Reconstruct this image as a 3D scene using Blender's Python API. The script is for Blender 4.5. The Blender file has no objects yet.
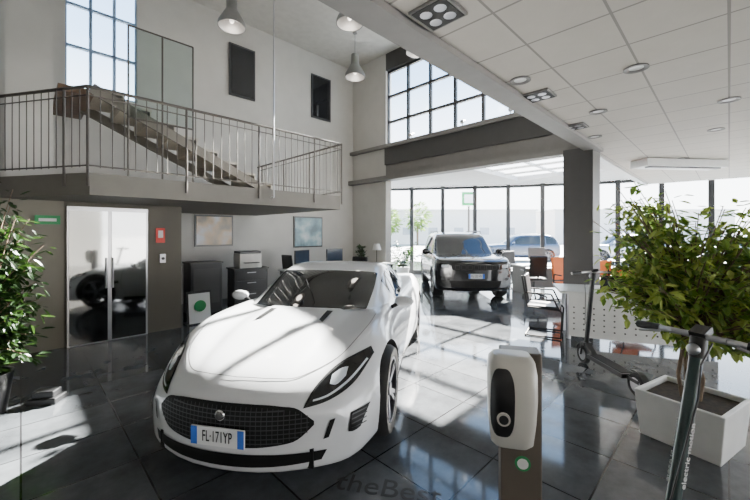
import bpy, bmesh, math, random
from mathutils import Vector, Matrix
from mathutils.bvhtree import BVHTree
random.seed(7)
R2=math.sqrt(2)
# ---------------------------------------------------------------- materials
def mat(name,col,rough=0.5,metal=0.0,coat=0.0,noise=0.06,scale=6.0,emit=None,es=0.0,spec=None,bump=0.0):
    m=bpy.data.materials.new(name); m.use_nodes=True
    nt=m.node_tree; b=nt.nodes['Principled BSDF']
    b.inputs['Roughness'].default_value=rough; b.inputs['Metallic'].default_value=metal
    b.inputs['Coat Weight'].default_value=coat; b.inputs['Coat Roughness'].default_value=0.03
    if spec is not None: b.inputs['Specular IOR Level'].default_value=spec
    c=(col[0],col[1],col[2],1)
    if noise>0:
        tc=nt.nodes.new('ShaderNodeTexCoord'); n=nt.nodes.new('ShaderNodeTexNoise')
        n.inputs['Scale'].default_value=scale; n.inputs['Detail'].default_value=4
        nt.links.new(tc.outputs['Object'],n.inputs['Vector'])
        r=nt.nodes.new('ShaderNodeValToRGB')
        r.color_ramp.elements[0].position=0.3; r.color_ramp.elements[1].position=0.7
        r.color_ramp.elements[0].color=tuple(x*(1-noise) for x in col)+(1,)
        r.color_ramp.elements[1].color=tuple(min(1,x*(1+noise)) for x in col)+(1,)
        nt.links.new(n.outputs['Fac'],r.inputs['Fac']); nt.links.new(r.outputs['Color'],b.inputs['Base Color'])
    else: b.inputs['Base Color'].default_value=c
    if emit:
        b.inputs['Emission Color'].default_value=emit+(1,); b.inputs['Emission Strength'].default_value=es
    return m
def leafmat(name,col,tcol):
    m=mat(name,col,.38,noise=.3,scale=9); nt=m.node_tree; b=nt.nodes['Principled BSDF']; o=nt.nodes['Material Output']
    t=nt.nodes.new('ShaderNodeBsdfTranslucent'); t.inputs['Color'].default_value=tcol+(1,)
    mx=nt.nodes.new('ShaderNodeMixShader'); mx.inputs[0].default_value=.3
    nt.links.new(b.outputs[0],mx.inputs[1]); nt.links.new(t.outputs[0],mx.inputs[2]); nt.links.new(mx.outputs[0],o.inputs['Surface']); return m
def glassmat(name,tint=(0.95,0.97,0.98),rough=0.0,ior=1.3):
    m=bpy.data.materials.new(name); m.use_nodes=True; nt=m.node_tree
    for n in list(nt.nodes): nt.nodes.remove(n)
    o=nt.nodes.new('ShaderNodeOutputMaterial'); mx=nt.nodes.new('ShaderNodeMixShader')
    t=nt.nodes.new('ShaderNodeBsdfTransparent'); g=nt.nodes.new('ShaderNodeBsdfGlossy'); f=nt.nodes.new('ShaderNodeFresnel')
    t.inputs['Color'].default_value=tint+(1,); g.inputs['Roughness'].default_value=rough; g.inputs['Color'].default_value=(.9,.95,1,1)
    f.inputs['IOR'].default_value=ior
    nt.links.new(f.outputs[0],mx.inputs[0]); nt.links.new(t.outputs[0],mx.inputs[1]); nt.links.new(g.outputs[0],mx.inputs[2])
    nt.links.new(mx.outputs[0],o.inputs['Surface']); return m
def tilemat(name,c1,c2,mortar,size,ms,rough,noise_s=1.5,noise_amt=0.5):
    m=bpy.data.materials.new(name); m.use_nodes=True; nt=m.node_tree; b=nt.nodes['Principled BSDF']
    tc=nt.nodes.new('ShaderNodeTexCoord'); br=nt.nodes.new('ShaderNodeTexBrick')
    br.offset=0.0; br.squash=1.0
    br.inputs['Color1'].default_value=c1+(1,); br.inputs['Color2'].default_value=c2+(1,); br.inputs['Mortar'].default_value=mortar+(1,)
    br.inputs['Scale'].default_value=1.0; br.inputs['Mortar Size'].default_value=ms; br.inputs['Brick Width'].default_value=size; br.inputs['Row Height'].default_value=size
    br.inputs['Mortar Smooth'].default_value=0.1; br.inputs['Bias'].default_value=0.0
    nt.links.new(tc.outputs['Object'],br.inputs['Vector'])
    n=nt.nodes.new('ShaderNodeTexNoise'); n.inputs['Scale'].default_value=noise_s; n.inputs['Detail'].default_value=8; n.inputs['Roughness'].default_value=0.65
    nt.links.new(tc.outputs['Object'],n.inputs['Vector'])
    mr=nt.nodes.new('ShaderNodeMapRange'); mr.inputs[1].default_value=0.3; mr.inputs[2].default_value=0.7
    mr.inputs[3].default_value=1-noise_amt; mr.inputs[4].default_value=1+noise_amt
    nt.links.new(n.outputs['Fac'],mr.inputs[0])
    mx=nt.nodes.new('ShaderNodeVectorMath'); mx.operation='SCALE'
    nt.links.new(br.outputs['Color'],mx.inputs[0]); nt.links.new(mr.outputs[0],mx.inputs['Scale'])
    nt.links.new(mx.outputs[0],b.inputs['Base Color'])
    b.inputs['Roughness'].default_value=rough
    return m
M={}
M['plaster']=mat('white_plaster',(.50,.49,.465),.8,noise=.04,scale=3)
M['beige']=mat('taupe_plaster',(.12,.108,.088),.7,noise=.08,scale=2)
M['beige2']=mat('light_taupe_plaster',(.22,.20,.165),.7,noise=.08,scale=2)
M['slab']=mat('grey_slab_paint',(.15,.138,.12),.6,noise=.06)
M['darkbeam']=mat('dark_grey_paint',(.045,.044,.043),.5)
M['greybeam']=mat('grey_paint',(.17,.162,.155),.6)
M['steel']=mat('taupe_steel',(.075,.066,.058),.4,metal=.3)
M['black']=mat('black_plastic',(.012,.012,.013),.35)
M['matteblack']=mat('matte_black',(.006,.006,.006),.6,spec=.25)
M['mesh']=mat('grille_mesh',(.04,.041,.043),.45,metal=.3,noise=0)
M['chrome']=mat('chrome',(.75,.75,.77),.12,metal=1,noise=0)
M['alu']=mat('aluminium',(.5,.5,.52),.3,metal=.9,noise=.03)
M['lampshade']=mat('lamp_shade_grey',(.22,.22,.22),.4,metal=.6)
M['whitep']=mat('white_laminate',(.70,.70,.68),.35)
M['white_paint']=mat('pearl_white_car_paint',(.66,.67,.69),.3,coat=1,noise=.01)
M['black_paint']=mat('black_car_paint',(.004,.004,.005),.2,coat=.8,noise=.02)
M['grey_paint']=mat('silver_car_paint',(.35,.37,.4),.25,metal=.5,coat=1,noise=.02)
M['blue_paint']=mat('dark_blue_car_paint',(.03,.05,.09),.25,coat=1,noise=.02)
M['car_glass']=mat('tinted_car_glass',(.006,.007,.008),.03,coat=.2,noise=0)
M['tire']=mat('tyre_rubber',(.015,.015,.015),.75)
M['rim']=mat('alloy_rim',(.10,.10,.11),.3,metal=.9,noise=0)
M['glass']=glassmat('window_glass')
M['bglass']=glassmat('balustrade_glass',(.84,.89,.88),ior=1.18)
M['wood']=mat('stair_wood',(.13,.075,.045),.45,noise=.25,scale=12)
M['tread']=mat('stair_tread_stone',(.48,.44,.38),.5,noise=.1,scale=12)
M['leaf']=leafmat('ficus_leaf',(.11,.18,.035),(.22,.4,.04))
M['leaf2']=leafmat('ficus_leaf_light',(.32,.37,.10),(.45,.6,.08))
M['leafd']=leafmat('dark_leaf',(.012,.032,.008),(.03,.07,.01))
M['bark']=mat('bark',(.16,.11,.07),.85,noise=.3,scale=20)
M['soil']=mat('soil',(.05,.035,.025),.9,noise=.4,scale=30)
M['red']=mat('red_sign',(.6,.03,.02),.5)
M['orange']=mat('orange_fabric',(.7,.16,.03),.6)
M['green']=mat('green_sign',(.02,.25,.08),.5)
M['plate']=mat('plate_white',(.75,.75,.75),.4,noise=0)
M['plateblue']=mat('plate_blue',(.02,.12,.55),.4,noise=0)
M['ink']=mat('ink_black',(.01,.01,.012),.6,noise=0)
M['seam']=mat('panel_gap',(.10,.10,.10),.6,noise=0)
M['led']=mat('lamp_lens',(.8,.8,.8),.2,noise=0,emit=(1,.95,.88),es=.4)
M['drl']=mat('drl_strip',(.6,.65,.7),.15,noise=0)
M['screen']=mat('monitor_screen',(.02,.03,.05),.15,noise=.3,scale=3)
M['mirror']=mat('mirrored_glass',(.34,.35,.35),.05,metal=1,noise=.1,scale=1.5)
M['darkglass']=mat('dark_window_glass',(.012,.013,.015),.05)
M['winframe']=mat('window_frame',(.025,.027,.03),.4)
M['blueframe']=mat('pale_blue_frame',(.25,.36,.52),.5)
M['asphalt']=mat('asphalt',(.50,.49,.47),.9,noise=.10,scale=1.2)
M['facade']=mat('render_wall',(.85,.82,.78),.9,noise=.04)
M['brick']=mat('terracotta_wall',(.62,.45,.36),.9,noise=.10)
M['farglass']=mat('far_window_glass',(.35,.38,.42),.2)
M['teal']=mat('teal_scooter_paint',(.015,.04,.04),.35,coat=.5)
M['postgrey']=mat('charging_post_metal',(.12,.10,.082),.45,metal=.2)
M['ivory']=mat('ivory_shell',(.60,.58,.53),.3,coat=.4)
M['floor']=tilemat('polished_slate_tiles',(.062,.068,.075),(.092,.099,.107),(.02,.02,.022),.6,.006,.07,noise_s=2.2,noise_amt=.45)
M['ceil']=tilemat('suspended_ceiling_tiles',(.50,.465,.415),(.485,.45,.405),(.24,.22,.20),.6,.010,.8,noise_s=4,noise_amt=.04)
M['ceil2']=mat('white_ceiling_paint',(.50,.49,.465),.7)
M['ceil3']=mat('white_gloss_ceiling',(.72,.71,.69),.6)
def picmat(name,a,b,c):
    m=bpy.data.materials.new(name); m.use_nodes=True; nt=m.node_tree; bs=nt.nodes['Principled BSDF']
    tc=nt.nodes.new('ShaderNodeTexCoord'); n=nt.nodes.new('ShaderNodeTexNoise'); n.inputs['Scale'].default_value=2.5; n.inputs['Detail'].default_value=3
    r=nt.nodes.new('ShaderNodeValToRGB'); e=r.color_ramp.elements
    e[0].position=.35; e[0].color=a+(1,); e[1].position=.65; e[1].color=c+(1,); k=e.new(.5); k.color=b+(1,)
    nt.links.new(tc.outputs['Object'],n.inputs['Vector']); nt.links.new(n.outputs['Fac'],r.inputs['Fac']); nt.links.new(r.outputs['Color'],bs.inputs['Base Color'])
    bs.inputs['Roughness'].default_value=.3; return m
M['pic1']=picmat('poster_print',(.22,.19,.15),(.5,.36,.22),(.55,.57,.6))
M['pic2']=picmat('poster_print_b',(.04,.09,.12),(.18,.30,.34),(.5,.56,.58))
# ---------------------------------------------------------------- mesh builder
class MB:
    def __init__(s): s.v=[];s.f=[];s.m=[];s.M=Matrix.Identity(4)
    def add(s,vs,fs,m=0):
        o=len(s.v); s.v+= [s.M@Vector(p) for p in vs]
        for f in fs: s.f.append([i+o for i in f]); s.m.append(m)
    def box(s,c,sz,m=0,rz=0,rot=None):
        hx,hy,hz=[a/2 for a in sz]
        R=rot if rot else Matrix.Rotation(rz,3,'Z')
        vs=[R@Vector((x,y,z))+Vector(c) for z in(-hz,hz) for x,y in((-hx,-hy),(hx,-hy),(hx,hy),(-hx,hy))]
        s.add(vs,[[3,2,1,0],[4,5,6,7],[0,1,5,4],[1,2,6,5],[2,3,7,6],[3,0,4,7]],m)
    def tube(s,p0,p1,r,m=0,seg=8,r1=None,caps=True):
        p0=Vector(p0);p1=Vector(p1); r1=r if r1 is None else r1
        d=(p1-p0).normalized(); a=d.orthogonal().normalized(); b=d.cross(a)
        vs=[]
        for p,rr in((p0,r),(p1,r1)):
            for i in range(seg):
                t=2*math.pi*i/seg; vs.append(p+(a*math.cos(t)+b*math.sin(t))*rr)
        fs=[[i,(i+1)%seg,seg+(i+1)%seg,seg+i] for i in range(seg)]
        if caps: fs+= [list(range(seg))[::-1],list(range(seg,2*seg))]
        s.add(vs,fs,m)
    def path(s,pts,r,m=0,seg=8):
        for a,b in zip(pts[:-1],pts[1:]): s.tube(a,b,r,m,seg)
    def lathe(s,prof,m=0,T=None,seg=24,mf=None):
        T=T or Matrix.Identity(4); vs=[]
        for r,z in prof:
            for i in range(seg):
                t=2*math.pi*i/seg; vs.append(T@Vector((r*math.cos(t),r*math.sin(t),z)))
        o=len(s.v); s.v+=[s.M@p for p in vs]
        for k in range(len(prof)-1):
            for i in range(seg):
                j=(i+1)%seg
                s.f.append([o+k*seg+i,o+k*seg+j,o+(k+1)*seg+j,o+(k+1)*seg+i]); s.m.append(mf[k] if mf else m)
    def ell(s,c,r,m=0,seg=16,rings=10,T=None):
        prof=[(max(1e-4,math.sin(math.pi*k/rings)),-math.cos(math.pi*k/rings)) for k in range(rings+1)]
        T2=Matrix.Translation(c)@(T or Matrix.Identity(4))@Matrix.Diagonal((r[0],r[1],r[2],1))
        s.lathe(prof,m,T2,seg)
    def obj(s,name,mats,parent=None,smooth=False,bevel=0,loc=(0,0,0),rz=0,fix=True):
        me=bpy.data.meshes.new(name); me.from_pydata([tuple(p) for p in s.v],[],s.f)
        for k in mats: me.materials.append(M[k])
        for p,mi in zip(me.polygons,s.m): p.material_index=mi
        if fix:
            bm=bmesh.new(); bm.from_mesh(me); bmesh.ops.recalc_face_normals(bm,faces=bm.faces); bm.to_mesh(me); bm.free()
        if smooth:
            for p in me.polygons: p.use_smooth=True
            me.set_sharp_from_angle(angle=math.radians(38))
        o=bpy.data.objects.new(name,me); bpy.context.collection.objects.link(o)
        o.location=loc; o.rotation_euler=(0,0,rz)
        if parent: o.parent=parent
        if bevel:
            b=o.modifiers.new('bevel','BEVEL'); b.width=bevel; b.segments=2; b.limit_method='ANGLE'
        return o
def empty(name,loc=(0,0,0),rz=0):
    o=bpy.data.objects.new(name,None); bpy.context.collection.objects.link(o); o.location=loc; o.rotation_euler=(0,0,rz); return o
def uvbox(name,u0,u1,v0,v1,z0,z1,m,parent=None):
    b=MB(); b.box(((u0+u1)/2,(v0+v1)/2,(z0+z1)/2),(u1-u0,v1-v0,z1-z0)); return b.obj(name,[m],parent,rz=math.pi/4)
def text(name,body,size,m,parent=None,loc=(0,0,0),rot=(0,0,0),ext=0.001,align='CENTER'):
    c=bpy.data.curves.new(name,'FONT'); c.body=body; c.size=size; c.extrude=ext; c.align_x=align; c.align_y='CENTER'
    c.materials.append(M[m]); o=bpy.data.objects.new(name,c); bpy.context.collection.objects.link(o)
    o.location=loc; o.rotation_euler=rot
    if parent: o.parent=parent
    return o
def polyslab(name,pts,z0,z1,m,rz=0):
    n=len(pts); b=MB()
    b.add([(x,y,z0) for x,y in pts]+[(x,y,z1) for x,y in pts],[list(range(n))[::-1],list(range(n,2*n))]+[[i,(i+1)%n,n+(i+1)%n,n+i] for i in range(n)])
    return b.obj(name,[m],rz=rz)
def apply_bool(o,cut):
    md=o.modifiers.new('b','BOOLEAN'); md.object=cut; md.solver='EXACT'; md.operation='DIFFERENCE'
    bpy.context.view_layer.update(); dg=bpy.context.evaluated_depsgraph_get()
    me=bpy.data.meshes.new_from_object(o.evaluated_get(dg)); o.modifiers.clear(); o.data=me
    bpy.data.objects.remove(cut)
# ---------------------------------------------------------------- room shell
floor=uvbox('floor',-7,16,-10,13.5,-.1,0,'floor')
g=MB(); g.box((0,60,-.16),(400,300,.1)); g.obj('ground_outside',['asphalt'])
H=7.0; LC=3.2; EC=3.42
uvbox('wall_left',-6,.59,8.8,9.0,0,H,'plaster')
uvbox('wall_left_below_window',.59,1.73,8.8,9.0,0,4.35,'plaster')
uvbox('wall_left_main',1.73,7.76,8.8,9.0,0,H,'plaster')
uvbox('wall_rear',-6.2,-6,-10,9.0,0,H,'plaster')
uvbox('wall_right_rear',-6,3.0,-10.2,-10,0,LC,'plaster')
w=MB()
for u in(.59,.97,1.35,1.73): w.box((u,8.9,5.675),(.05,.08,2.65),0)
for z in(4.37,5.2,6.0,6.97): w.box((1.16,8.9,z),(1.14,.08,.05),0)
w.box((1.16,8.9,5.67),(1.1,.012,2.6),1)
w.obj('window_1',['blueframe','glass'],rz=math.pi/4)
for i,(a,b_) in enumerate(((3.65,4.33),(6.1,6.81))):
    w=MB(); w.box(((a+b_)/2,8.77,5.71),(b_-a,.04,1.3),0); w.box(((a+b_)/2,8.745,5.71),(b_-a-.1,.02,1.2),1)
    w.obj('window_%d'%(i+2),['winframe','darkglass'],rz=math.pi/4)
uvbox('wall_back_corner',7.76,8.0,7.3,9.0,0,H,'plaster')
uvbox('wall_back_beam',7.76,8.0,1.85,7.3,3.2,3.65,'greybeam')
uvbox('wall_back_upper',7.70,8.0,1.85,7.3,3.65,4.15,'darkbeam')
uvbox('wall_back_lintel',7.76,8.0,1.85,7.3,6.5,H,'darkbeam')
uvbox('trim_1',7.62,7.75,1.9,8.79,4.15,4.25,'greybeam')
uvbox('trim_2',7.55,7.75,1.9,8.79,3.17,3.30,'greybeam')
w=MB()
v=7.3
while v>1.8: w.box((7.88,v,5.33),(.08,.07,2.34)); v-=.78
for z in(4.2,4.95,5.72,6.46): w.box((7.88,4.6,z),(.08,5.5,.07))
w.box((7.9,4.6,5.33),(.012,5.4,2.3),1)
w.obj('window_4',['winframe','glass'],rz=math.pi/4)
uvbox('ceiling_high',-6,8,1.65,9.0,H,H+.2,'ceil2')
polyslab('ceiling_low',[(-7,-10),(9.0,-9),(9.9,-8.3),(13.4,-4.3),(14.7,-.8),(14.4,1.85),(-7,1.85)],LC,LC+.15,'ceil',rz=math.pi/4)
uvbox('wall_atrium',-6,7.7,1.65,1.85,LC+.15,H,'plaster')
uvbox('trim_3',-6,7.7,1.66,1.90,LC-.06,LC+.14,'greybeam')
uvbox('trim_4',7.9,14.4,1.86,2.0,LC-.04,EC,'whitep')
FP=[(.28,14.3),(5,13.3),(8.3,12.1),(11,9.9),(12.6,6.5),(13,1.2)]
def uv2(u,v): return ((u-v)/R2,(u+v)/R2)
roof=polyslab('ceiling_showroom',[FP[0],FP[1],FP[2],uv2(14.55,2.0),uv2(8.0,2.0),(.28,11.08)],EC,EC+.15,'ceil3')
c=MB(); c.box((10.2,3.85,EC),(3.8,2.6,1)); cut=c.obj('cut',['ceil2'],rz=math.pi/4); apply_bool(roof,cut)  # skylight opening added so the sun throws patches on the showroom floor
w=MB()
for k in range(1,4): w.box((8.3+k*.95,3.85,EC+.10),(.05,2.6,.06))
w.box((10.2,3.85,EC+.10),(3.8,.05,.06))
w.obj('window_5',['whitep'],rz=math.pi/4)  # bars across the added skylight, splitting its sunlight
w=MB()
for (x0,y0),(x1,y1) in zip(FP[:-1],FP[1:]):
    L=math.hypot(x1-x0,y1-y0); n=max(2,round(L/1.3)); a=math.atan2(y1-y0,x1-x0)
    for k in range(n+1):
        if k==n and (x1,y1)!=FP[-1]: continue
        t=k/n; w.box((x0+(x1-x0)*t,y0+(y1-y0)*t,EC/2),(.14,.14,EC),0,rz=a)
    mx,my=(x0+x1)/2,(y0+y1)/2
    for z,hh in((.08,.16),(EC-.06,.1)): w.box((mx,my,z),(L,.1,hh),0,rz=a)
    w.box((mx,my,EC/2),(L,.012,EC-.2),1,rz=a)
w.box((.28,12.8,EC/2),(.012,3.0,EC-.1),1)
w.obj('window_6',['winframe','glass'])
uvbox('column',7.35,7.85,1.75,2.25,0,LC+.0,'darkbeam')
uvbox('column_white',-.15,.33,6.95,7.8,2.34,H,'plaster')
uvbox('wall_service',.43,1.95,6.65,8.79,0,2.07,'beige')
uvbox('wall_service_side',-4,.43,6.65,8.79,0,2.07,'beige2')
pts=[(.57,5.3),(4.35,5.3),(4.35,8.78),(-4,8.78),(-4,6.5),(-.18,6.5)]
polyslab('mezzanine_slab',pts,2.07,2.33,'slab',rz=math.pi/4)
for vv in(3.4,4.6,6.2):
    d=MB(); d.tube((7.62,vv,4.25),(7.62,vv,4.33),.012,0); d.tube((7.66,vv,4.36),(7.52,vv-.04,4.30),.05,0,14); d.obj('ledge_spotlight',['alu'],rz=math.pi/4)
# ---------------------------------------------------------------- railing
r=MB(); zf=2.33
def rail(p,q):
    (a,b),(c_,d)=p,q; L=math.hypot(c_-a,d-b); n=int(L/.115)
    for k in range(n+1):
        t=k/n; x=a+(c_-a)*t;y=b+(d-b)*t; big=(k%9==0)
        r.tube((x,y,zf-.16 if big else zf+.06),(x,y,zf+1.0),.015 if big else .006,0,6)
    r.tube((a,b,zf+1.0),(c_,d,zf+1.0),.020,0,8); r.tube((a,b,zf+.08),(c_,d,zf+.08),.010,0,6)
    r.tube((a,b,zf+.9),(c_,d,zf+.9),.008,0,6)
rail((.55,5.28),(4.33,5.28)); rail((-.2,6.48),(.55,5.28)); rail((-3.9,6.48),(-.2,6.48)); rail((4.37,5.28),(4.37,8.7))
r.obj('balcony_railing',['steel'],rz=math.pi/4)
t=MB(); t.tube((2.9,5.22,2.2),(2.9,5.22,7.0),.012); t.tube((2.9,5.22,2.2),(2.9,5.3,2.2),.012); t.obj('tie_rod',['alu'],rz=math.pi/4)
s=MB(); n=9
for k in range(n):
    u=3.95-k*.37; z=2.33+.17*(k+1)
    s.box((u,7.45,z-.02),(.40,1.15,.045),1); s.box((u+.18,7.45,z-.10),(.02,1.15,.15),1)
for vv in(6.84,8.06):
    s.box((3.95-.37*4.3,vv,2.33+.17*4.8-.06),(.37*n+.2,.04,.16),0,rot=Matrix.Rotation(math.atan(.17/.37),3,'Y'))
s.box((.60,7.9,3.82),(.42,1.6,.1),2)
s.obj('staircase',['slab','tread','wood'],rz=math.pi/4)
gb=MB()
for k in range(2):
    u=1.18+k*.47
    gb.box((u+.235,6.6,4.13),(.45,.012,1.4),0); gb.tube((u,6.6,2.33),(u,6.6,4.85),.014,1,8)
gb.tube((1.18,6.6,4.85),(2.12,6.6,4.85),.014,1); gb.tube((1.18,6.6,3.42),(2.12,6.6,3.42),.016,1); gb.tube((2.12,6.6,2.33),(2.12,6.6,4.85),.014,1)
gb.obj('glass_balustrade',['bglass','steel'],rz=math.pi/4)
# ---------------------------------------------------------------- service wall door + signs
d=MB()
d.box((.95,6.62,1.0),(.98,.05,2.0),0)
d.box((.70,6.585,.98),(.44,.02,1.92),1); d.box((1.19,6.585,.98),(.44,.02,1.92),1)
d.tube((.90,6.55,.8),(.90,6.55,1.25),.012,0); d.tube((.98,6.55,.8),(.98,6.55,1.25),.012,0)
d.obj('door_1',['alu','mirror'],rz=math.pi/4)
d=MB(); d.box((1.63,6.64,1.58),(.13,.015,.24),0); d.box((1.63,6.63,1.60),(.07,.01,.12),1); d.obj('fire_sign',['red','plate'],rz=math.pi/4)
d=MB(); d.box((1.66,6.63,1.2),(.08,.04,.14),0); d.tube((1.66,6.60,1.2),(1.66,6.61,1.2),.025,1,12); d.obj('wall_intercom',['alu','black'],rz=math.pi/4)
d=MB(); d.box((.26,6.62,1.80),(.26,.05,.12),0); d.box((.26,6.59,1.80),(.18,.01,.04),1); d.obj('exit_sign',['green','plate'],rz=math.pi/4)
for i,(u0,u1,z0,z1,mm) in enumerate(((2.85,3.75,1.3,2.05,'pic1'),(5.5,6.5,1.2,2.1,'pic2'))):
    d=MB(); d.box(((u0+u1)/2,8.78,(z0+z1)/2),(u1-u0,.03,z1-z0),0); d.box(((u0+u1)/2,8.76,(z0+z1)/2),(u1-u0-.08,.012,z1-z0-.08),1)
    d.obj('framed_poster',['black',mm],rz=math.pi/4)
# ---------------------------------------------------------------- pendant lamps
for x,y,z in((-2.87,7.1,5.75),(-.5,7.0,5.75),(-.53,9.4,5.75),(.98,8.1,5.75)):
    p=MB()
    p.lathe([(.02,.62),(.10,.60),(.11,.34),(.15,.28),(.26,.08),(.27,0),(.25,0),(.14,.25),(.02,.28)],0,None,28)
    p.tube((0,0,.6),(0,0,7.0-z),.009,0,6); p.lathe([(.001,1.16),(.06,1.16),(.06,1.24),(.001,1.24)],0,None,16)
    p.ell((0,0,.14),(.05,.05,.07),1)
    p.obj('pendant_lamp',['lampshade','led'],smooth=True,loc=(x,y,z))
for x,y in((.45,2.53),(1.87,4.05),(2.95,5.23),(3.9,3.2)):
    d=MB(); d.box((0,0,-.012),(.30,.30,.02),0); d.box((0,0,-.02),(.27,.27,.012),1)
    for a_ in(-.06,.06):
        for b_ in(-.06,.06): d.lathe([(.045,-.028),(.03,-.03),(.001,-.03)],2,Matrix.Translation((a_,b_,0)),12)
    d.obj('recessed_spotlight',['greybeam','matteblack','alu'],loc=(x,y,LC),rz=math.pi/4)
for x,y in((2.5,3.39),(1.5,3.66),(2.9,4.6),(4.2,4.2),(3.6,5.8),(5.2,5.4),(6.5,7.5)):
    d=MB(); d.lathe([(.10,0),(.105,-.012),(.08,-.014),(.06,-.002),(.001,-.002)],0,None,20,mf=[0,0,0,1]); d.obj('ceiling_downlight',['greybeam','whitep'],loc=(x,y,LC),smooth=True)
d=MB(); d.box((0,0,0),(1.9,.45,.16),0); d.box((0,-.1,-.09),(1.7,.12,.03),1); d.obj('air_conditioning_unit',['whitep','black'],loc=(6.6,7.7,3.11),rz=.1,bevel=.03)
# ---------------------------------------------------------------- cars
def catm(P,t):
    n=len(P); i=min(int(t),n-2); f=t-i
    p0=P[max(i-1,0)];p1=P[i];p2=P[i+1];p3=P[min(i+2,n-1)]
    return [ .5*((2*b)+(-a+c)*f+(2*a-5*b+4*c-d)*f*f+(-a+3*b-3*c+d)*f**3) for a,b,c,d in zip(p0,p1,p2,p3)]
def samp(P,per):
    out=[]
    for i in range(len(P)-1):
        for k in range(per): out.append(catm(P,i+k/per))
    out.append(list(P[-1])); return out
def sm(t): t=max(0,min(1,t)); return t*t*(3-2*t)
def loftmesh(rings):
    vs=[];fs=[];n=len(rings[0])
    for rg in rings: vs+=rg
    for i in range(len(rings)-1):
        for j in range(n):
            k=(j+1)%n; fs.append([i*n+j,i*n+k,(i+1)*n+k,(i+1)*n+j])
    fs.append(list(range(n))); fs.append([ (len(rings)-1)*n+j for j in range(n)][::-1])
    return vs,fs,n
def wheel_mesh(r,w,style):
    b=MB(); T=Matrix.Rotation(math.radians(90),4,'X')
    h=w/2
    b.lathe([(r*.70,-h*.9),(r*.78,-h),(r*.93,-h),(r,-h*.7),(r,h*.7),(r*.93,h),(r*.78,h),(r*.70,h*.9),(r*.70,-h*.9)],0,T,40)
    b.lathe([(r*.72,-h*.8),(r*.72,-h*.95),(r*.67,-h*.95),(r*.64,-h*.3),(r*.64,h*.3),(r*.67,h*.95),(r*.72,h*.95)],1,T,40)
    b.lathe([(r*.55,-.02),(r*.55,.02),(.001,.02)],2,T,30); b.lathe([(r*.55,-.02),(.001,-.02)],2,T,30)
    n=5 if style==0 else 7
    for sd in(-1,1):
        for k in range(n):
            for dx in((-.13,.13) if style==0 else (0,)):
                a0=2*math.pi*k/n; a1=a0+dx
                def P(rr,a,off,y): return Vector((rr*math.cos(a)-off*math.sin(a),y,rr*math.sin(a)+off*math.cos(a)))
                wd=.016 if style==0 else .028
                y0=sd*h*.72;y1=sd*h*.9
                vs=[P(.03,a0,-wd,y0),P(.03,a0,wd,y0),P(r*.69,a1,wd,y1),P(r*.69,a1,-wd,y1)]
                vs2=[v_-Vector((0,sd*.03,0)) for v_ in vs]
                b.add(vs+vs2,[[0,1,2,3],[4,5,6,7],[0,1,5,4],[1,2,6,5],[2,3,7,6],[3,0,4,7]],1)
        b.lathe([(.055,0),(.05,.012),(.001,.014)],1,Matrix.Translation((0,sd*h*.74,0))@Matrix.Rotation(-sd*math.radians(90),4,'X'),20)
    return b
def resamp(pl,n):
    P=samp([list(p) for p in pl],6) if len(pl)>2 else [list(p) for p in pl]
    L=[0]
    for a,b in zip(P[:-1],P[1:]): L.append(L[-1]+math.dist(a,b))
    out=[];
    for k in range(n+1):
        t=L[-1]*k/n; i=0
        while i<len(L)-2 and L[i+1]<t: i+=1
        d=L[i+1]-L[i]; f=(t-L[i])/d if d>1e-9 else 0
        out.append([a+(b-a)*f for a,b in zip(P[i],P[i+1])])
    return out
def patch(mb,bvh,top,bot,mode,off=.004,nu=20,nv=6,m=0,mirror=False):
    for sgn in((1,-1) if mirror else (1,)):
        A=resamp(top,nu);B=resamp(bot,nu); idx={};vs=[];fs=[]
        for i in range(nu+1):
            for j in range(nv+1):
                a=A[i][0]+(B[i][0]-A[i][0])*j/nv; b=A[i][1]+(B[i][1]-A[i][1])*j/nv
                if mode=='F': o=Vector((4,a*sgn,b)); d=Vector((-1,0,0))
                elif mode=='T': o=Vector((a,b*sgn,4)); d=Vector((0,0,-1))
                else: o=Vector((a,3*sgn,b)); d=Vector((0,-sgn,0))
                h,nn,_,_=bvh.ray_cast(o,d)
                if h is None: continue
                if nn.dot(d)>0: nn=-nn
                idx[(i,j)]=len(vs); vs.append(h+nn*off)
        for i in range(nu):
            for j in range(nv):
                q=[(i,j),(i+1,j),(i+1,j+1),(i,j+1)]
                if all(k in idx for k in q): fs.append([idx[k] for k in q])
        mb.add(vs,fs,m)
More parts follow.
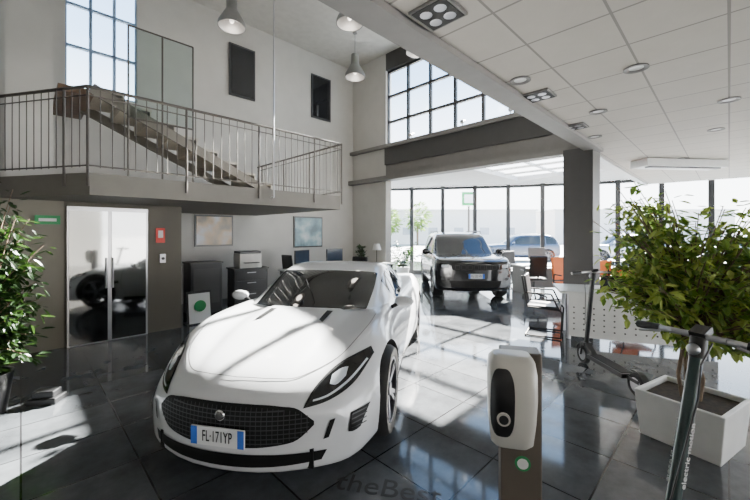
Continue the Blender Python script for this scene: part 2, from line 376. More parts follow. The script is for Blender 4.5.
def build_car(name,spec,loc,rz):
    e=empty(name,loc,rz)
    st=samp(spec['st'],6); xn=spec['st'][-1][0]; xt=spec['st'][0][0]
    def bent(x,y):
        ay=abs(y)/.9
        return x-spec['bf']*sm((x-1.25)/(xn-1.25))*ay**2.2+spec['br']*sm((-x-1.3)/(-xt-1.3))*ay**2.2
    rings=[]
    for x,hw,zb,zw,ys,zs,zc in st:
        bl=spec['bulge']*sm((x-.2)/.8)*sm((xn-.05-x)/.6)
        ctrl=[(0,zb),(.6*hw,zb),(.9*hw,zb+.01),(.98*hw,zb+.1),(hw,zw),(hw-(hw-ys)*.3,zw+(zs-zw)*.62),(ys+(hw-ys)*.28,zs-.03),(ys-.03,zs),(.64*ys,zs+(zc-zs)*.4-bl),(.45*ys,zs+(zc-zs)*.8+bl*.6),(0,zc+bl)]
        half=samp(ctrl,4)
        full=half+[[-p[0],p[1]] for p in half[-2:0:-1]]
        rings.append((x,full))
    def capr(x,full,zc0,dx):
        return [(x+dx*(1-s_*s_),[[y*s_,zc0+(z-zc0)*s_] for y,z in full]) for s_ in(.93,.85,.75,.62,.48,.32,.16,.03)]
    s0,s1=st[0],st[-1]
    R_=capr(s0[0],rings[0][1],(s0[2]+s0[6])/2,-.01)[::-1]+rings+capr(s1[0],rings[-1][1],(s1[2]+s1[6])/2,.012)
    rings=[[Vector((bent(x,y),y,z)) for y,z in full] for x,full in R_]
    vs,fs,n=loftmesh(rings)
    bvh=BVHTree.FromPolygons(vs,fs)
    b=MB(); b.add(vs,fs,0); body=b.obj('body',[spec['paint'],'matteblack'],e)
    c=MB()
    ax=spec['ax']; wr=spec['wr']
    for x in ax:
        for sd in(-1,1): c.tube((x,sd*.58,wr),(x,sd*1.3,wr),wr+.045,1,48)
    cut=c.obj('cut',[spec['paint'],'matteblack'],None); cut.parent=e
    apply_bool(body,cut)
    for p in body.data.polygons: p.use_smooth=True
    body.data.set_sharp_from_angle(angle=math.radians(40))
    gs=samp(spec['gh'],6); rings=[]; per=4
    for x,zr,yr,yb,zb in gs:
        h=max(zr-zb,.02)
        ctrl=[(0,zb-.1),(yb,zb-.1),(yb,zb),(yb+(yr-yb)*.5+.02,zb+h*.48),(yr+.03,zb+h*.86),(yr*.82,zb+h*.965),(0,zr)]
        half=samp(ctrl,per); full=half+[[-p[0],p[1]] for p in half[-2:0:-1]]
        rings.append([Vector((x-spec['gb']*sm((x+.2)/1)*(y/.7)**2+spec['gb']*.6*sm((-x-.8)/1)*(y/.7)**2,y,z)) for y,z in full])
    vs,fs,n=loftmesh(rings); b=MB()
    half_n=6*per
    for q,f in enumerate(fs):
        mi=0
        if len(f)==4:
            j=q%n; i=q//n; jj=j if j<half_n else n-1-j; seg=jj//per; kk=jj%per
            x=(gs[i][0]+gs[i+1][0])/2
            if seg in(2,3) and not(seg==3 and kk==per-1):
                for a0,a1 in spec['side']:
                    if a0<x<a1: mi=1
            if seg>=4:
                if x>spec['wst']: mi=1
                if x<spec['wsr']: mi=1
                if seg==4 and kk==0: mi=0
        b.f.append(f); b.m.append(mi)
    b.v=vs; b.obj('cabin',[spec['paint'],'car_glass'],e,smooth=True)
    wm=wheel_mesh(wr,spec['ww'],spec['ws'])
    first=None
    for k,(x,y) in enumerate([(ax[0],spec['tr']),(ax[0],-spec['tr']),(ax[1],spec['tr']),(ax[1],-spec['tr'])]):
        if first is None:
            o=wm.obj('wheel_1',['tire','rim','matteblack'],e,smooth=True); first=o
        else:
            o=bpy.data.objects.new('wheel_%d'%(k+1),first.data); bpy.context.collection.objects.link(o); o.parent=e
        o.location=(x,y,wr)
    u=MB(); u.box((0,0,spec['st'][5][2]+.08),(ax[0]-ax[1]+1.6,1.1,.12),0); u.obj('underbody',['matteblack'],e)
    return e,bvh
jag=dict(paint='white_paint',bulge=.014,bf=.40,br=.22,ax=(1.31,-1.31),wr=.345,ww=.26,ws=0,tr=.80,gb=.17,wst=.18,wsr=-.75,side=[(-.95,.36)],
 st=[(-2.26,.70,.38,.6,.5,.78,.80),(-2.18,.82,.30,.6,.62,.88,.89),(-1.8,.93,.24,.6,.74,.95,.92),(-1.31,.965,.2,.58,.80,.98,.92),(-.7,.93,.16,.55,.78,.92,.90),(0,.895,.14,.5,.76,.88,.88),(.7,.91,.14,.5,.76,.885,.89),(1.31,.95,.15,.54,.76,.85,.83),(1.75,.93,.15,.5,.68,.765,.755),(2.0,.90,.145,.46,.60,.69,.695),(2.14,.86,.14,.40,.52,.62,.63),(2.205,.82,.145,.36,.46,.565,.575),(2.228,.78,.165,.36,.43,.53,.54)],
 gh=[(.95,.87,.58,.71,.865),(.55,1.05,.585,.77,.865),(.14,1.205,.565,.785,.87),(-.3,1.25,.545,.78,.88),(-.9,1.19,.50,.74,.89),(-1.5,1.04,.42,.66,.90),(-1.95,.93,.38,.52,.90)])
ang=math.atan2(-.98,-.2)
car,bv=build_car('sports_car',jag,(-.50,4.37,0),ang)
k=MB()
def ovl(w,zt,zb,n=9):
    t=[];b=[]; zc=(zt+zb)/2; h=(zt-zb)/2
    for i in range(n):
        y=-w+2*w*i/(n-1); q=abs(y/w); s=(1-q**3.2)**(1/2.2) if q<1 else 0
        t.append((y,zc+h*s+.012)); b.append((y,zc-h*s-.012))
    return t,b
gt,gbm=ovl(.55,.555,.325,13)
patch(k,bv,gt,gbm,'F',.006,40,12,0)
for z in(.345,.372,.399,.426,.453,.480,.507,.534):
    q=min(1,abs((z-.44)/.115)); wdt=.525*(1-q**2.2)**(1/3.2)
    if wdt>.05: patch(k,bv,[(-wdt,z),(wdt,z)],[(-wdt,z-.006),(wdt,z-.006)],'F',.011,28,1,6)
for i in range(-16,17):
    y=i*.032; q=abs(y/.55); h=.112*(1-q**3.2)**(1/2.2)
    patch(k,bv,[(y-.002,.44+h),(y+.002,.44+h)],[(y-.002,.44-h),(y+.002,.44-h)],'F',.010,1,8,6)
# headlamps
patch(k,bv,[(.485,.53),(.53,.63),(.625,.71),(.79,.755)],[(.485,.53),(.62,.545),(.74,.60),(.82,.715)],'F',.005,24,10,0,True)
patch(k,bv,[(.503,.542),(.545,.63),(.635,.70),(.78,.745)],[(.503,.542),(.62,.556),(.73,.61),(.808,.71)],'F',.008,24,10,2,True)
patch(k,bv,[(.53,.555),(.62,.567),(.715,.615),(.79,.69)],[(.53,.564),(.615,.577),(.705,.625),(.778,.698)],'F',.012,20,2,3,True)
patch(k,bv,[(.60,.66),(.64,.68),(.68,.68)],[(.60,.62),(.64,.61),(.68,.64)],'F',.012,8,4,3,True)
# intakes
patch(k,bv,[(.635,.44),(.665,.445)],[(.60,.33),(.63,.335)],'F',.007,4,8,0,True)
patch(k,bv,[(.745,.45),(.80,.455),(.84,.46)],[(.735,.34),(.765,.335),(.80,.35)],'F',.007,8,8,0,True)
for z in(.365,.39,.415,.44): patch(k,bv,[(.75,z),(.825,z+.004)],[(.75,z-.006),(.825,z-.002)],'F',.012,6,1,6,True)
patch(k,bv,[(-.62,.262),(-.3,.272),(0,.275),(.3,.272),(.62,.262)],[(-.59,.205),(-.3,.195),(0,.193),(.3,.195),(.59,.205)],'F',.006,30,5,0)
# hood vents, shut lines
patch(k,bv,[(1.00,.315),(1.30,.315)],[(1.00,.255),(1.24,.265)],'T',.012,12,6,0,True)
patch(k,bv,[(.95,.72),(1.3,.72),(1.6,.66),(1.8,.58),(2.0,.40),(2.06,.2)],[(.95,.715),(1.3,.715),(1.595,.655),(1.795,.575),(1.995,.395),(2.055,.2)],'T',.003,60,1,4,True)
patch(k,bv,[(2.06,.2),(2.075,0)],[(2.055,.2),(2.07,0)],'T',.003,12,1,4,True)
patch(k,bv,[(.80,.83),(.82,.5),(.72,.27)],[(.806,.83),(.826,.5),(.726,.27)],'S',.003,16,1,4,True)
patch(k,bv,[(-.62,.85),(-.68,.6),(-.55,.27)],[(-.614,.85),(-.674,.6),(-.544,.27)],'S',.003,16,1,4,True)
patch(k,bv,[(.88,.58),(1.0,.57)],[(.86,.53),(.96,.52)],'S',.005,6,3,0,True)
patch(k,bv,[(.78,.225),(-.85,.225)],[(.78,.15),(-.85,.15)],'S',.006,20,3,0,True)
k.obj('trim_details',['matteblack','chrome','car_glass','drl','seam','white_paint','mesh'],car,smooth=True,fix=False)
b=MB(); b.ell((2.252,0,.505),(.010,.034,.034),0); b.ell((2.257,0,.505),(.010,.027,.027),1); b.obj('badge',['chrome','darkbeam'],car,smooth=True)
def plate(parent,x,z,txt,w=.36):
    b=MB(); b.box((0,0,0),(.012,w,.11),0); b.box((.002,w/2-.022,0),(.012,.042,.108),1); b.box((.002,-w/2+.022,0),(.012,.042,.108),1)
    o=b.obj('number_plate',['plate','plateblue'],parent); o.location=(x,0,z)
    t=text('plate_text',txt,.095,'ink',parent,(x+.009,0,z),(math.radians(90),0,math.radians(90))); t.scale=(.56,1.0,1)
plate(car,2.27,.385,'FL·171YP')
for sd in(-1,1):
    b=MB(); b.ell((.56,sd*.93,.92),(.06,.10,.055),0); b.box((.525,sd*.935,.92),(.05,.14,.07),2); b.tube((.58,sd*.80,.86),(.56,sd*.88,.90),.022,1,10); b.obj('door_mirror_%s'%('l' if sd>0 else 'r'),['white_paint','black','matteblack'],car,smooth=True)
suvs=dict(paint='black_paint',bulge=0,bf=.20,br=.15,ax=(1.32,-1.32),wr=.365,ww=.24,ws=1,tr=.785,gb=.10,wst=.42,wsr=-1.72,side=[(-1.95,-1.3),(-1.22,-.32),(-.22,.70)],
 st=[(-2.2,.78,.42,.7,.70,.95,.97),(-2.14,.87,.34,.7,.78,1.04,1.05),(-1.8,.91,.28,.70,.82,1.08,1.08),(-1.3,.925,.25,.70,.84,1.08,1.07),(-.6,.915,.24,.68,.84,1.05,1.05),(0,.91,.24,.68,.83,1.04,1.04),(.8,.91,.24,.68,.82,1.05,1.07),(1.3,.925,.24,.70,.83,1.04,1.06),(1.8,.92,.24,.70,.83,1.02,1.04),(2.05,.91,.25,.68,.81,.99,1.005),(2.16,.88,.27,.66,.78,.95,.96),(2.2,.83,.32,.64,.72,.89,.90)],
 gh=[(1.12,1.04,.68,.77,1.03),(.8,1.27,.68,.81,1.03),(.42,1.54,.66,.82,1.03),(0,1.63,.65,.82,1.03),(-.9,1.65,.64,.82,1.04),(-1.6,1.61,.62,.81,1.05),(-1.95,1.42,.58,.77,1.05),(-2.12,1.12,.56,.70,1.05)])
def suv(name,paint,loc,rz):
    sp=dict(suvs); sp['paint']=paint
    c_,bv=build_car(name,sp,loc,rz); k=MB()
    patch(k,bv,[(-.56,.87),(0,.88),(.56,.87)],[(-.54,.76),(0,.755),(.54,.76)],'F',.005,30,4,0)
    for i in range(7):
        y=-.42+i*.14
        patch(k,bv,[(y-.054,.865),(y+.054,.865)],[(y-.054,.77),(y+.054,.77)],'F',.009,4,4,1)
        patch(k,bv,[(y-.046,.858),(y+.046,.858)],[(y-.046,.777),(y+.046,.777)],'F',.013,4,4,0)
    patch(k,bv,[(.57,.88),(.7,.89),(.86,.89)],[(.57,.79),(.7,.775),(.86,.80)],'F',.006,14,4,2,True)
    patch(k,bv,[(.61,.865),(.69,.87),(.77,.87)],[(.61,.81),(.69,.80),(.77,.81)],'F',.010,8,4,3,True)
    patch(k,bv,[(-.6,.50),(0,.52),(.6,.50)],[(-.55,.36),(0,.35),(.55,.36)],'F',.006,20,4,0)
    patch(k,bv,[(.68,.56),(.78,.56)],[(.68,.51),(.78,.51)],'F',.006,6,4,1,True)
    patch(k,bv,[(.9,.34),(-.9,.34)],[(.9,.25),(-.9,.25)],'S',.006,20,3,0,True)
    patch(k,bv,[(-.25,.98),(-.25,.36)],[(-.242,.98),(-.242,.36)],'S',.003,12,1,0,True)
    k.obj('trim_details',['matteblack','mesh','car_glass','drl'],c_,smooth=True,fix=False)
    plate(c_,2.235,.62,'FG 530 HN')
    for sd in(-1,1):
        b=MB(); b.ell((.72,sd*1.0,1.12),(.07,.11,.085),0); b.tube((.74,sd*.82,1.05),(.72,sd*.95,1.10),.03,1,10); b.obj('door_mirror_%s'%('l' if sd>0 else 'r'),[paint,'black'],c_,smooth=True)
        b=MB(); b.path([(.25,sd*.60,1.60),(.15,sd*.62,1.665),(-1.4,sd*.60,1.675),(-1.55,sd*.58,1.60)],.014,0,8); b.obj('roof_rail_%s'%('l' if sd>0 else 'r'),['mesh'],c_)
    return c_
suv('suv','black_paint',(2.42,10.40,0),math.radians(-92))
suv('parked_car','blue_paint',(9.0,22,-.11),math.radians(178))
suv('parked_car','grey_paint',(14.5,21,-.11),math.radians(170))
suv('parked_car','white_paint',(20.5,19,-.11),math.radians(160))
# ---------------------------------------------------------------- plants
def leafmesh(b,pos,dirv,size,m):
    d=dirv.normalized(); up=Vector((random.uniform(-.4,.4),random.uniform(-.4,.4),1)).normalized()
    s=d.cross(up)
    if s.length<.1: s=d.orthogonal()
    s.normalize(); nrm=s.cross(d); wd=size*random.uniform(.2,.27)
    p=pos; droop=nrm*(-size*.12)
    b.add([p,p+d*size*.35+s*wd+nrm*.1*wd,p+d*size*.75+s*wd*.7+droop*.4,p+d*size+droop,p+d*size*.75-s*wd*.7+droop*.4,p+d*size*.35-s*wd+nrm*.1*wd,p+d*size*.4-nrm*wd*.35,p+d*size*.75+droop*.6-nrm*wd*.25],
      [[0,6,1],[1,6,7,2],[2,7,3],[3,7,4],[4,7,6,5],[5,6,0]],m)
def bush(par,centers,root,nb,nl,size,mats):
    b=MB(); t=MB()
    for i in range(nb):
        c,r=centers[i%len(centers)]
        while True:
            q=Vector([random.uniform(-1,1) for _ in range(3)])
            if .3<q.length<1: break
        end=Vector(c)+Vector([q[k]*r[k] for k in range(3)])
        base=Vector(root)+Vector((random.uniform(-.06,.06),random.uniform(-.06,.06),0))
        mid=base.lerp(end,.5)+Vector((-(end-base).x*.25,-(end-base).y*.25,.12))
        pts=[base*(1-s_)**2+mid*2*s_*(1-s_)+end*s_*s_ for s_ in[x/6 for x in range(7)]]
        for a_,(p,q2) in enumerate(zip(pts[:-1],pts[1:])): t.tube(p,q2,.009*(1-a_/8),0,5,caps=False)
        for j in range(nl):
            s_=random.uniform(.5,1.0); p=base*(1-s_)**2+mid*2*s_*(1-s_)+end*s_*s_
            dv=Vector((random.gauss(0,1),random.gauss(0,1),random.gauss(-.35,.6)))
            p=p+dv.normalized()*random.uniform(.01,.10)
            leafmesh(b,p,dv,size*random.uniform(.6,1.2),0 if random.random()<.5 else 1)
    b.obj('foliage',mats,par,fix=False); t.obj('branches',['bark'],par)
e=empty('ficus_tree',(2.48,2.78,0))
pb=MB(); pb.add([(x*s_,y*s_,z) for z,s_ in((0,.245),(.36,.275)) for x,y in((-1,-1),(1,-1),(1,1),(-1,1))]+[(x*.245,y*.245,z) for z in(.36,.32) for x,y in((-1,-1),(1,-1),(1,1),(-1,1))],
  [[3,2,1,0],[0,1,5,4],[1,2,6,5],[2,3,7,6],[3,0,4,7],[4,5,9,8],[5,6,10,9],[6,7,11,10],[7,4,8,11],[8,9,13,12],[9,10,14,13],[10,11,15,14],[11,8,12,15]],0)
pb.box((0,0,.315),(.485,.485,.02),1)
o=pb.obj('planter',['whitep','soil'],e,bevel=.008); o.rotation_euler=(0,0,math.radians(30))
tr=MB()
for a_ in range(5):
    x=.05*math.cos(a_*1.3);y=.05*math.sin(a_*1.3); tr.path([(x,y,.30),(x*1.6,y*1.4,.50),(x*.6-.02,y*.8,.72),(x*2.6,y*2.6,1.05)],.014,0,8)
tr.obj('trunk',['bark'],e,smooth=True)
bush(e,[((.0,.0,1.5),(.5,.5,.45)),((-.42,.05,1.72),(.28,.32,.38)),((.45,-.1,1.2),(.55,.45,.5)),((-.25,0,1.22),(.44,.45,.42)),((.55,0,1.70),(.5,.45,.38)),((.2,-.1,.95),(.55,.4,.32)),((-.48,.0,1.4),(.24,.28,.40)),((.8,0,1.4),(.4,.4,.5))],(0,0,.72),230,25,.088,['leaf','leaf2'])
e=empty('potted_ficus',(-3.50,3.15,0))
pb=MB(); pb.lathe([(.001,0),(.16,0),(.21,.36),(.19,.36),(.18,.32),(.001,.32)],0,None,28,mf=[0,0,0,0,1]); pb.obj('pot',['black','soil'],e,smooth=True)
tr=MB(); tr.path([(0,0,.3),(.03,0,.7),(0,.02,1.1)],.02,0,8); tr.obj('trunk',['bark'],e)
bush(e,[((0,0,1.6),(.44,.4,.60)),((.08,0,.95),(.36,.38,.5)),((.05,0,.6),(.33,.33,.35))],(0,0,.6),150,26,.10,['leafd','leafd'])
e=empty('potted_palm',(1.0,12.7,0))
pb=MB(); pb.lathe([(.001,0),(.18,0),(.24,.4),(.22,.4),(.001,.36)],0,None,24); pb.obj('pot',['whitep'],e,smooth=True)
pb=MB()
for i in range(16):
    a_=i*2.4; el=random.uniform(.8,1.4); L=random.uniform(.9,1.3); prev=Vector((0,0,.36))
    for s_ in range(1,9):
        t_=s_/8; p=Vector((math.cos(a_)*math.cos(el)*L*t_,math.sin(a_)*math.cos(el)*L*t_,.36+math.sin(el)*L*t_-.25*t_*t_)); pb.tube(prev,p,.006,0,4,caps=False)
        for sd in(-1,1): leafmesh(pb,p,Vector((math.cos(a_+sd*1.0),math.sin(a_+sd*1.0),-.2)),.16,0)
        prev=p
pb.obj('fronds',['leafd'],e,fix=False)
# ---------------------------------------------------------------- charging post
e=empty('ev_charging_post',(.565,1.44,0),math.radians(-14))
b=MB(); b.box((.025,.03,.57),(.155,.10,1.14),0); b.box((.02,.03,.005),(.24,.2,.012),0); b.obj('post',['postgrey'],e,bevel=.006)
b=MB()
rings=[]
for z,hx,hy,oy in((.79,.06,.035,-.05),(.815,.078,.055,-.055),(.90,.086,.07,-.06),(1.0,.09,.08,-.065),(1.08,.09,.08,-.06),(1.125,.084,.066,-.05),(1.145,.068,.045,-.045)):
    rings.append([Vector((-.018+math.copysign(abs(math.cos(t))**.45,math.cos(t))*hx,oy+math.copysign(abs(math.sin(t))**.45,math.sin(t))*hy,z)) for t in[2*math.pi*i/32 for i in range(32)]])
v_,f_,n_=loftmesh(rings); bvp=BVHTree.FromPolygons(v_,f_); b.add(v_,f_,0); b.obj('shell',['ivory'],e,smooth=True)
b=MB()
def frontpatch(mb,x0,x1,z0,z1,off,m):
    vs=[];fs=[];nu,nv=10,12
    for i in range(nu+1):
        for j in range(nv+1):
            uu=2*i/nu-1; ww=2*j/nv-1
            x=(x0+x1)/2+(x1-x0)/2*uu*math.sqrt(1-.35*ww*ww*ww*ww); z=(z0+z1)/2+(z1-z0)/2*ww*math.sqrt(1-.35*uu**4)
            h,nn,_,_=bvp.ray_cast(Vector((x,-1,z)),Vector((0,1,0)))
            vs.append((h if h else Vector((x,-.1,z)))+Vector((0,-off,0)))
    for i in range(nu):
        for j in range(nv): fs.append([i*(nv+1)+j,(i+1)*(nv+1)+j,(i+1)*(nv+1)+j+1,i*(nv+1)+j+1])
    mb.add(vs,fs,m)
frontpatch(b,-.100,-.015,.85,1.11,.003,0)
b.tube((-.055,-.143,.93),(-.055,-.152,.93),.024,1,24); b.tube((-.055,-.152,.93),(-.055,-.154,.93),.017,0,24)
b.obj('front_panel',['black','ivory'],e,smooth=True,fix=False)
b=MB(); b.tube((.03,-.019,.70),(.03,-.023,.70),.030,0,24); b.tube((.03,-.023,.70),(.03,-.0245,.70),.021,1,24); b.obj('round_sticker',['green','plate'],e)
# ---------------------------------------------------------------- e-scooters
def scooter(loc,rz,paint,label=None,lean=.13):
    e=empty('electric_scooter',loc,rz)
    hx=.41-lean
    b=MB(); b.box((-.03,0,.155),(.60,.16,.045),0); b.box((-.03,0,.18),(.54,.13,.006),2); b.box((.31,0,.20),(.18,.07,.05),0,rot=Matrix.Rotation(-.6,3,'Y')); b.box((-.40,0,.15),(.18,.06,.035),0); b.obj('deck',[paint,'black','matteblack'],e,bevel=.008)
    b=MB(); T=Matrix.Rotation(math.radians(90),4,'X')
    for x in(.46,-.44):
        TT=Matrix.Translation((x,0,.115))@T
        b.lathe([(.07,-.024),(.10,-.028),(.115,-.015),(.115,.015),(.10,.028),(.07,.024)],0,TT,28); b.lathe([(.001,-.022),(.072,-.022)],1,TT,28); b.lathe([(.001,.022),(.072,.022)],1,TT,28)
    b.obj('wheels',['tire','alu'],e,smooth=True)
    b=MB(); b.tube((.41,0,.24),(hx,0,1.08),.026,0,16); b.tube((hx,0,1.06),(hx-.015,0,1.15),.032,1,16)
    for sd in(-1,1): b.tube((.46,sd*.04,.115),(.42,sd*.04,.27),.012,1,8)
    b.box((.42,0,.26),(.08,.10,.04),1)
    for cx,a0,n_ in((.46,20,9),(-.44,70,6)):
        pr=None
        for kx in range(n_):
            a_=math.radians(a0+kx*17); p=(cx+.135*math.cos(a_),0,.115+.135*math.sin(a_))
            if pr: b.box(((p[0]+pr[0])/2,0,(p[2]+pr[2])/2),(.05,.055,.012),1,rot=Matrix.Rotation(-a_+math.pi/2+.15,3,'Y'))
            pr=p
    b.obj('stem',[paint,'black'],e,smooth=True)
    o=hx-.28; q=-.02
    b=MB(); b.path([(.24+o,-.24,1.165+q),(.265+o,-.10,1.175+q),(.265+o,.10,1.175+q),(.24+o,.24,1.165+q)],.014,0,12)
    for sd in(-1,1):
        b.tube((.253+o,sd*.16,1.171+q),(.238+o,sd*.27,1.163+q),.019,1,12); b.tube((.29+o,sd*.14,1.165+q),(.30+o,sd*.23,1.15+q),.006,0,6)
    b.box((.25+o,0,1.19+q),(.07,.06,.03),1,rot=Matrix.Rotation(.4,3,'Y')); b.ell((.31+o,0,1.12+q),(.025,.025,.025),0)
    b.path([(.29+o,.06,1.16+q),(.36+o,.05,1.05),(.36+o,.04,.9),(.40,.02,.5)],.004,1,6)
    b.obj('handlebar',['alu','black'],e,smooth=True)
    if label:
        ax=Vector((-lean,0,.84)).normalized()
        for sd in(-1,1):
            t=text('stem_label',label,.045,'plate',e,((.41+hx)/2,-sd*.0275,.66),(0,0,0))
            yn=Vector((0,-sd,0)); yy=yn.cross(ax)
            t.rotation_euler=Matrix((ax,yy,yn)).transposed().to_euler()
    return e
scooter((1.60,1.66,0),math.radians(-157),'teal','electric motion',.25)
scooter((2.60,3.95,0),math.radians(90),'black')
# ---------------------------------------------------------------- furniture
def desk(name,loc,rz,w,d_,h,top='whitep',leg='alu'):
    b=MB(); b.box((0,0,h-.015),(w,d_,.03),0)
    for x in(-1,1): b.box((x*(w/2-.05),0,(h-.03)/2),(.05,d_-.1,h-.03),1)
    b.box((0,-d_/2+.08,h*.55),(w-.14,.02,h*.7),1)
    return b.obj(name,[top,leg],loc=loc,rz=rz,bevel=.004)
def monitor(name,loc,rz):
    b=MB(); b.box((0,0,.30),(.52,.03,.32),0); b.box((0,-.018,.30),(.48,.004,.28),1); b.box((0,.03,.1),(.05,.03,.2),0); b.box((0,.02,.008),(.22,.16,.015),0); b.obj(name,['black','screen'],loc=loc,rz=rz)
def officechair(loc,rz,m='black'):
    e=empty('office_chair',loc,rz)
    b=MB(); b.box((0,0,.47),(.46,.46,.07),0); b.box((0,.23,.80),(.44,.06,.52),0,rot=Matrix.Rotation(-.12,3,'X')); b.obj('seat',[m],e,bevel=.03)
    b=MB(); b.tube((0,0,.08),(0,0,.44),.025,0); b.tube((0,.15,.44),(0,.26,.6),.02,0)
    for i in range(5):
        a_=i*2*math.pi/5; p=(.28*math.cos(a_),.28*math.sin(a_),.055); b.tube((0,0,.10),p,.018,0); b.ell((p[0],p[1],.027),(.027,.02,.027),1,10,6)
    for sd in(-1,1): b.path([(sd*.22,.1,.48),(sd*.28,.1,.5),(sd*.28,.08,.68),(sd*.28,-.15,.68)],.015,1)
    b.obj('base',['black','black'],e)
def cantilever(loc,rz,m='black'):
    e=empty('cantilever_chair',loc,rz)
    b=MB(); b.box((0,0,.46),(.46,.46,.05),0); b.box((0,.24,.75),(.44,.04,.40),0,rot=Matrix.Rotation(-.15,3,'X')); b.obj('seat',[m],e,bevel=.015)
    b=MB()
    for sd in(-1,1):
        x=sd*.25; b.path([(x,.30,.95),(x,.22,.46),(x,-.24,.44),(x,-.27,.40),(x,-.25,.02),(x,.25,.015)],.013,0,8); b.path([(x,.25,.68),(x,-.12,.68),(x,-.22,.46)],.013,0,8)
    b.tube((-.25,.25,.015),(.25,.25,.015),.013); b.obj('frame',['matteblack'],e)
b=MB(); b.box((0,0,.4),(.75,.5,.8),0); b.box((0,0,.815),(.8,.55,.03),1)
for z in(.2,.45,.68): b.box((0,-.255,z),(.68,.012,.2),0); b.box((0,-.268,z+.05),(.2,.012,.015),2)
b.obj('filing_cabinet',['black','darkbeam','alu'],loc=(-2.95,8.2,0),rz=math.pi/4-.1,bevel=.004)
b=MB(); b.box((0,0,.16),(.5,.45,.32),0); b.box((0,0,.35),(.48,.42,.05),1); b.box((0,-.25,.12),(.34,.15,.02),1); b.obj('printer',['ivory','black'],loc=(-2.95,8.2,.83),rz=math.pi/4-.1,bevel=.015)
b=MB(); b.box((0,0,.50),(.6,.45,1.0),0); b.box((0,0,1.015),(.64,.5,.03),1); b.box((0,-.23,.55),(.5,.012,.7),1)
b.obj('black_cabinet',['black','darkbeam'],loc=(-3.55,7.30,0),rz=math.pi/4)
desk('reception_desk',(-1.35,8.9,0),math.pi/4,2.0,.75,.75,'whitep','darkbeam')
monitor('monitor',(-1.75,8.5,.75),math.pi/4+.3); monitor('monitor',(-1.05,9.2,.75),math.pi/4)
desk('reception_desk',(-.1,10.0,0),math.pi/4,1.2,.7,.75,'whitep','darkbeam')
officechair((-2.1,9.3,0),2.4); officechair((-.5,8.2,0),-.6)
b=MB(); b.box((0,0,.28),(.42,.02,.60),0,rot=Matrix.Rotation(-.14,3,'X')); b.box((0,-.02,.28),(.36,.012,.52),1,rot=Matrix.Rotation(-.14,3,'X')); b.tube((0,-.04,.32),(0,-.05,.32),.1,2,20); b.box((0,.06,.012),(.42,.25,.02),0)
b.obj('info_stand',['black','plate','green'],loc=(-3.15,6.35,0),rz=math.pi/4)
b=MB(); b.box((0,0,.03),(.24,.18,.06),0); b.box((0,0,.09),(.18,.13,.06),0); b.obj('black_box',['black'],loc=(-3.15,3.40,0),rz=.2,bevel=.01)
b=MB(); b.tube((0,0,0),(0,0,.02),.08,0,20); b.tube((0,0,.02),(0,0,.42),.01,0); b.lathe([(.13,.38),(.08,.56),(.001,.56)],1,None,20); b.obj('table_lamp',['black','whitep'],loc=(.05,10.2,.75))
e=empty('desk_plant',(-.38,9.72,.75)); b=MB(); b.lathe([(.001,0),(.07,0),(.09,.16),(.001,.15)],0,None,20); b.obj('pot',['whitep'],e,smooth=True)
b=MB()
for i in range(120): leafmesh(b,Vector((random.gauss(0,.05),random.gauss(0,.05),random.uniform(.15,.5))),Vector((random.gauss(0,1),random.gauss(0,1),.6)),.12,0)
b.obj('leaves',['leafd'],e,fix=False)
e=empty('sales_desk',(3.85,5.35,0),math.radians(-20))
b=MB()
n=16; tp=[];
for i in range(n+1):
    x=-1.0+2.0*i/n; tp.append((x,-.42-.10*math.sin(math.pi*(i/n))))
poly=tp+[(1.0,.4),(-1.0,.4)]
N=len(poly); b.add([(x,y,.72) for x,y in poly]+[(x,y,.76) for x,y in poly],[list(range(N))[::-1],list(range(N,2*N))]+[[i,(i+1)%N,N+(i+1)%N,N+i] for i in range(N)],0)
b.obj('desktop',['whitep'],e,bevel=.005)
b=MB()
for i in range(1,n-1):
    (x0,y0),(x1,y1)=tp[i],tp[i+1]
    b.box(((x0+x1)/2,(y0+y1)/2+.06,.40),(math.hypot(x1-x0,y1-y0)+.004,.02,.62),0,rz=math.atan2(y1-y0,x1-x0))
    for z in(.2,.28,.36,.44,.52): b.tube(((x0+x1)/2,(y0+y1)/2+.044,z),((x0+x1)/2,(y0+y1)/2+.05,z),.012,1,10)
b.obj('modesty_panel',['whitep','darkbeam'],e)
b=MB()
for x in(-.85,.85): b.tube((x,-.2,0),(x,-.2,.72),.03,0); b.tube((x,.3,0),(x,.3,.72),.03,0)
b.obj('legs',['alu'],e)
b=MB(); b.box((0,0,.01),(.34,.24,.02),0); b.box((0,.12,.12),(.34,.012,.22),0,rot=Matrix.Rotation(-.25,3,'X')); b.obj('laptop',['black'],loc=(3.6,5.35,.76),rz=2.6)
cantilever((2.72,5.70,0),math.radians(60)); cantilever((4.7,6.5,0),math.radians(-10),'orange')
officechair((4.35,8.0,0),.2,'orange')
desk('office_desk',(4.7,9.8,0),.1,1.6,.75,.75,'whitep','darkbeam'); monitor('monitor',(4.5,9.85,.75),.2+math.pi)
officechair((4.2,10.8,0),.2); officechair((4.0,8.9,0),math.pi); cantilever((5.6,8.9,0),math.pi-.3,'orange')
desk('office_desk',(7.4,8.6,0),-.2,1.6,.75,.75,'whitep','darkbeam'); monitor('monitor',(7.3,8.65,.75),-.2+math.pi); officechair((7.3,9.7,0),-.3)
text('floor_lettering','theBest',.22,'ink',None,(.08,2.24,.0015),(0,0,math.radians(-12)),.0005)
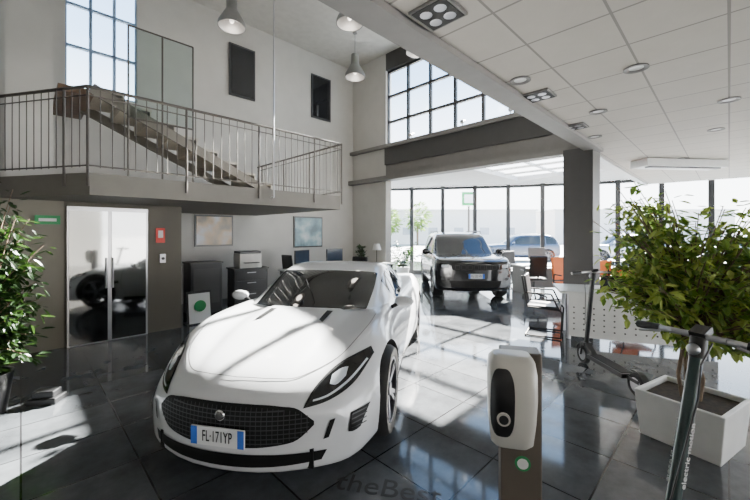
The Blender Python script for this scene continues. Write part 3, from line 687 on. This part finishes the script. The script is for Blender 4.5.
# ---------------------------------------------------------------- outside
def building(name,x,y,w,d_,h,m,rows=1):
    b=MB(); b.box((x,y,h/2-.11),(w,d_,h),0); b.box((x,y,h-.05),(w+.6,d_+.6,.25),0)
    nwin=int(w/4)
    for r_ in range(rows):
        for i in range(nwin): b.box((x-w/2+2+i*4,y-d_/2-.02,1.9+r_*3),(1.4,.05,1.1),1)
    b.obj(name,[m,'farglass'])
building('warehouse',12,62,26,14,5.2,'facade',1); building('apartment_building',-10,75,16,12,7.5,'brick',2); building('warehouse',45,66,30,14,5.5,'facade',1); building('warehouse',78,52,24,14,6.5,'facade',2)
b=MB(); b.tube((9,34,-.11),(9,34,4.2),.1,0); b.box((9,34,4.9),(1.3,.15,1.3),1); b.box((9,33.9,4.9),(.9,.05,.8),2); b.obj('roadside_billboard',['steel','green','plate'])
for x,y,h in((2,48,5),(6,50,6),(28,48,4.5),(36,46,5.5),(-6,44,6)):
    e=empty('street_tree',(x,y,-.11)); b=MB(); b.tube((0,0,0),(0,0,h*.5),.15,0,8); b.obj('trunk',['bark'],e); b=MB()
    for i in range(500):
        q=Vector((random.gauss(0,1),random.gauss(0,1),random.gauss(0,1))).normalized()*random.uniform(.4,1)
        leafmesh(b,Vector((q.x*h*.3,q.y*h*.3,h*.65+q.z*h*.33)),q+Vector((random.random(),random.random(),0)),.55,0)
    b.obj('crown',['leaf'],e,fix=False)
# ---------------------------------------------------------------- light
wd=bpy.data.worlds.new('sky'); bpy.context.scene.world=wd; wd.use_nodes=True; nt=wd.node_tree
bg=nt.nodes['Background']; tc=nt.nodes.new('ShaderNodeTexCoord'); sp=nt.nodes.new('ShaderNodeSeparateXYZ'); rp=nt.nodes.new('ShaderNodeValToRGB')
rp.color_ramp.elements[0].position=0; rp.color_ramp.elements[0].color=(1,.99,.97,1); rp.color_ramp.elements[1].position=.75; rp.color_ramp.elements[1].color=(.08,.15,.30,1)
k=rp.color_ramp.elements.new(.14); k.color=(.95,.97,1,1); k=rp.color_ramp.elements.new(.4); k.color=(.28,.42,.62,1)
nt.links.new(tc.outputs['Generated'],sp.inputs[0]); nt.links.new(sp.outputs['Z'],rp.inputs['Fac']); nt.links.new(rp.outputs['Color'],bg.inputs['Color']); bg.inputs['Strength'].default_value=10.0
sl=bpy.data.lights.new('sun','SUN'); sl.energy=160; sl.angle=math.radians(.6); sl.color=(1,.95,.87)
so=bpy.data.objects.new('sun',sl); bpy.context.collection.objects.link(so)
el=math.radians(30); dv=-Vector((.6*math.cos(el),.8*math.cos(el),math.sin(el))); so.rotation_euler=dv.to_track_quat('-Z','Y').to_euler(); so.location=(20,26,20)
for i,(x,y,z) in enumerate(((-2.87,7.1,5.7),(-.5,7.0,5.7),(-.53,9.4,5.7),(.98,8.1,5.7))):
    l=bpy.data.lights.new('pendant_bulb','POINT'); l.energy=12; l.color=(1,.9,.78); l.shadow_soft_size=.12
    o=bpy.data.objects.new('pendant_bulb',l); bpy.context.collection.objects.link(o); o.location=(x,y,z)
# ---------------------------------------------------------------- camera
cd=bpy.data.cameras.new('camera'); cd.sensor_width=36; cd.lens=17; cd.shift_y=-.0227; cd.clip_start=.05; cd.clip_end=500
co=bpy.data.objects.new('camera',cd); bpy.context.collection.objects.link(co); co.location=(0,0,1.62); co.rotation_euler=(math.radians(90),0,0)
bpy.context.scene.camera=co
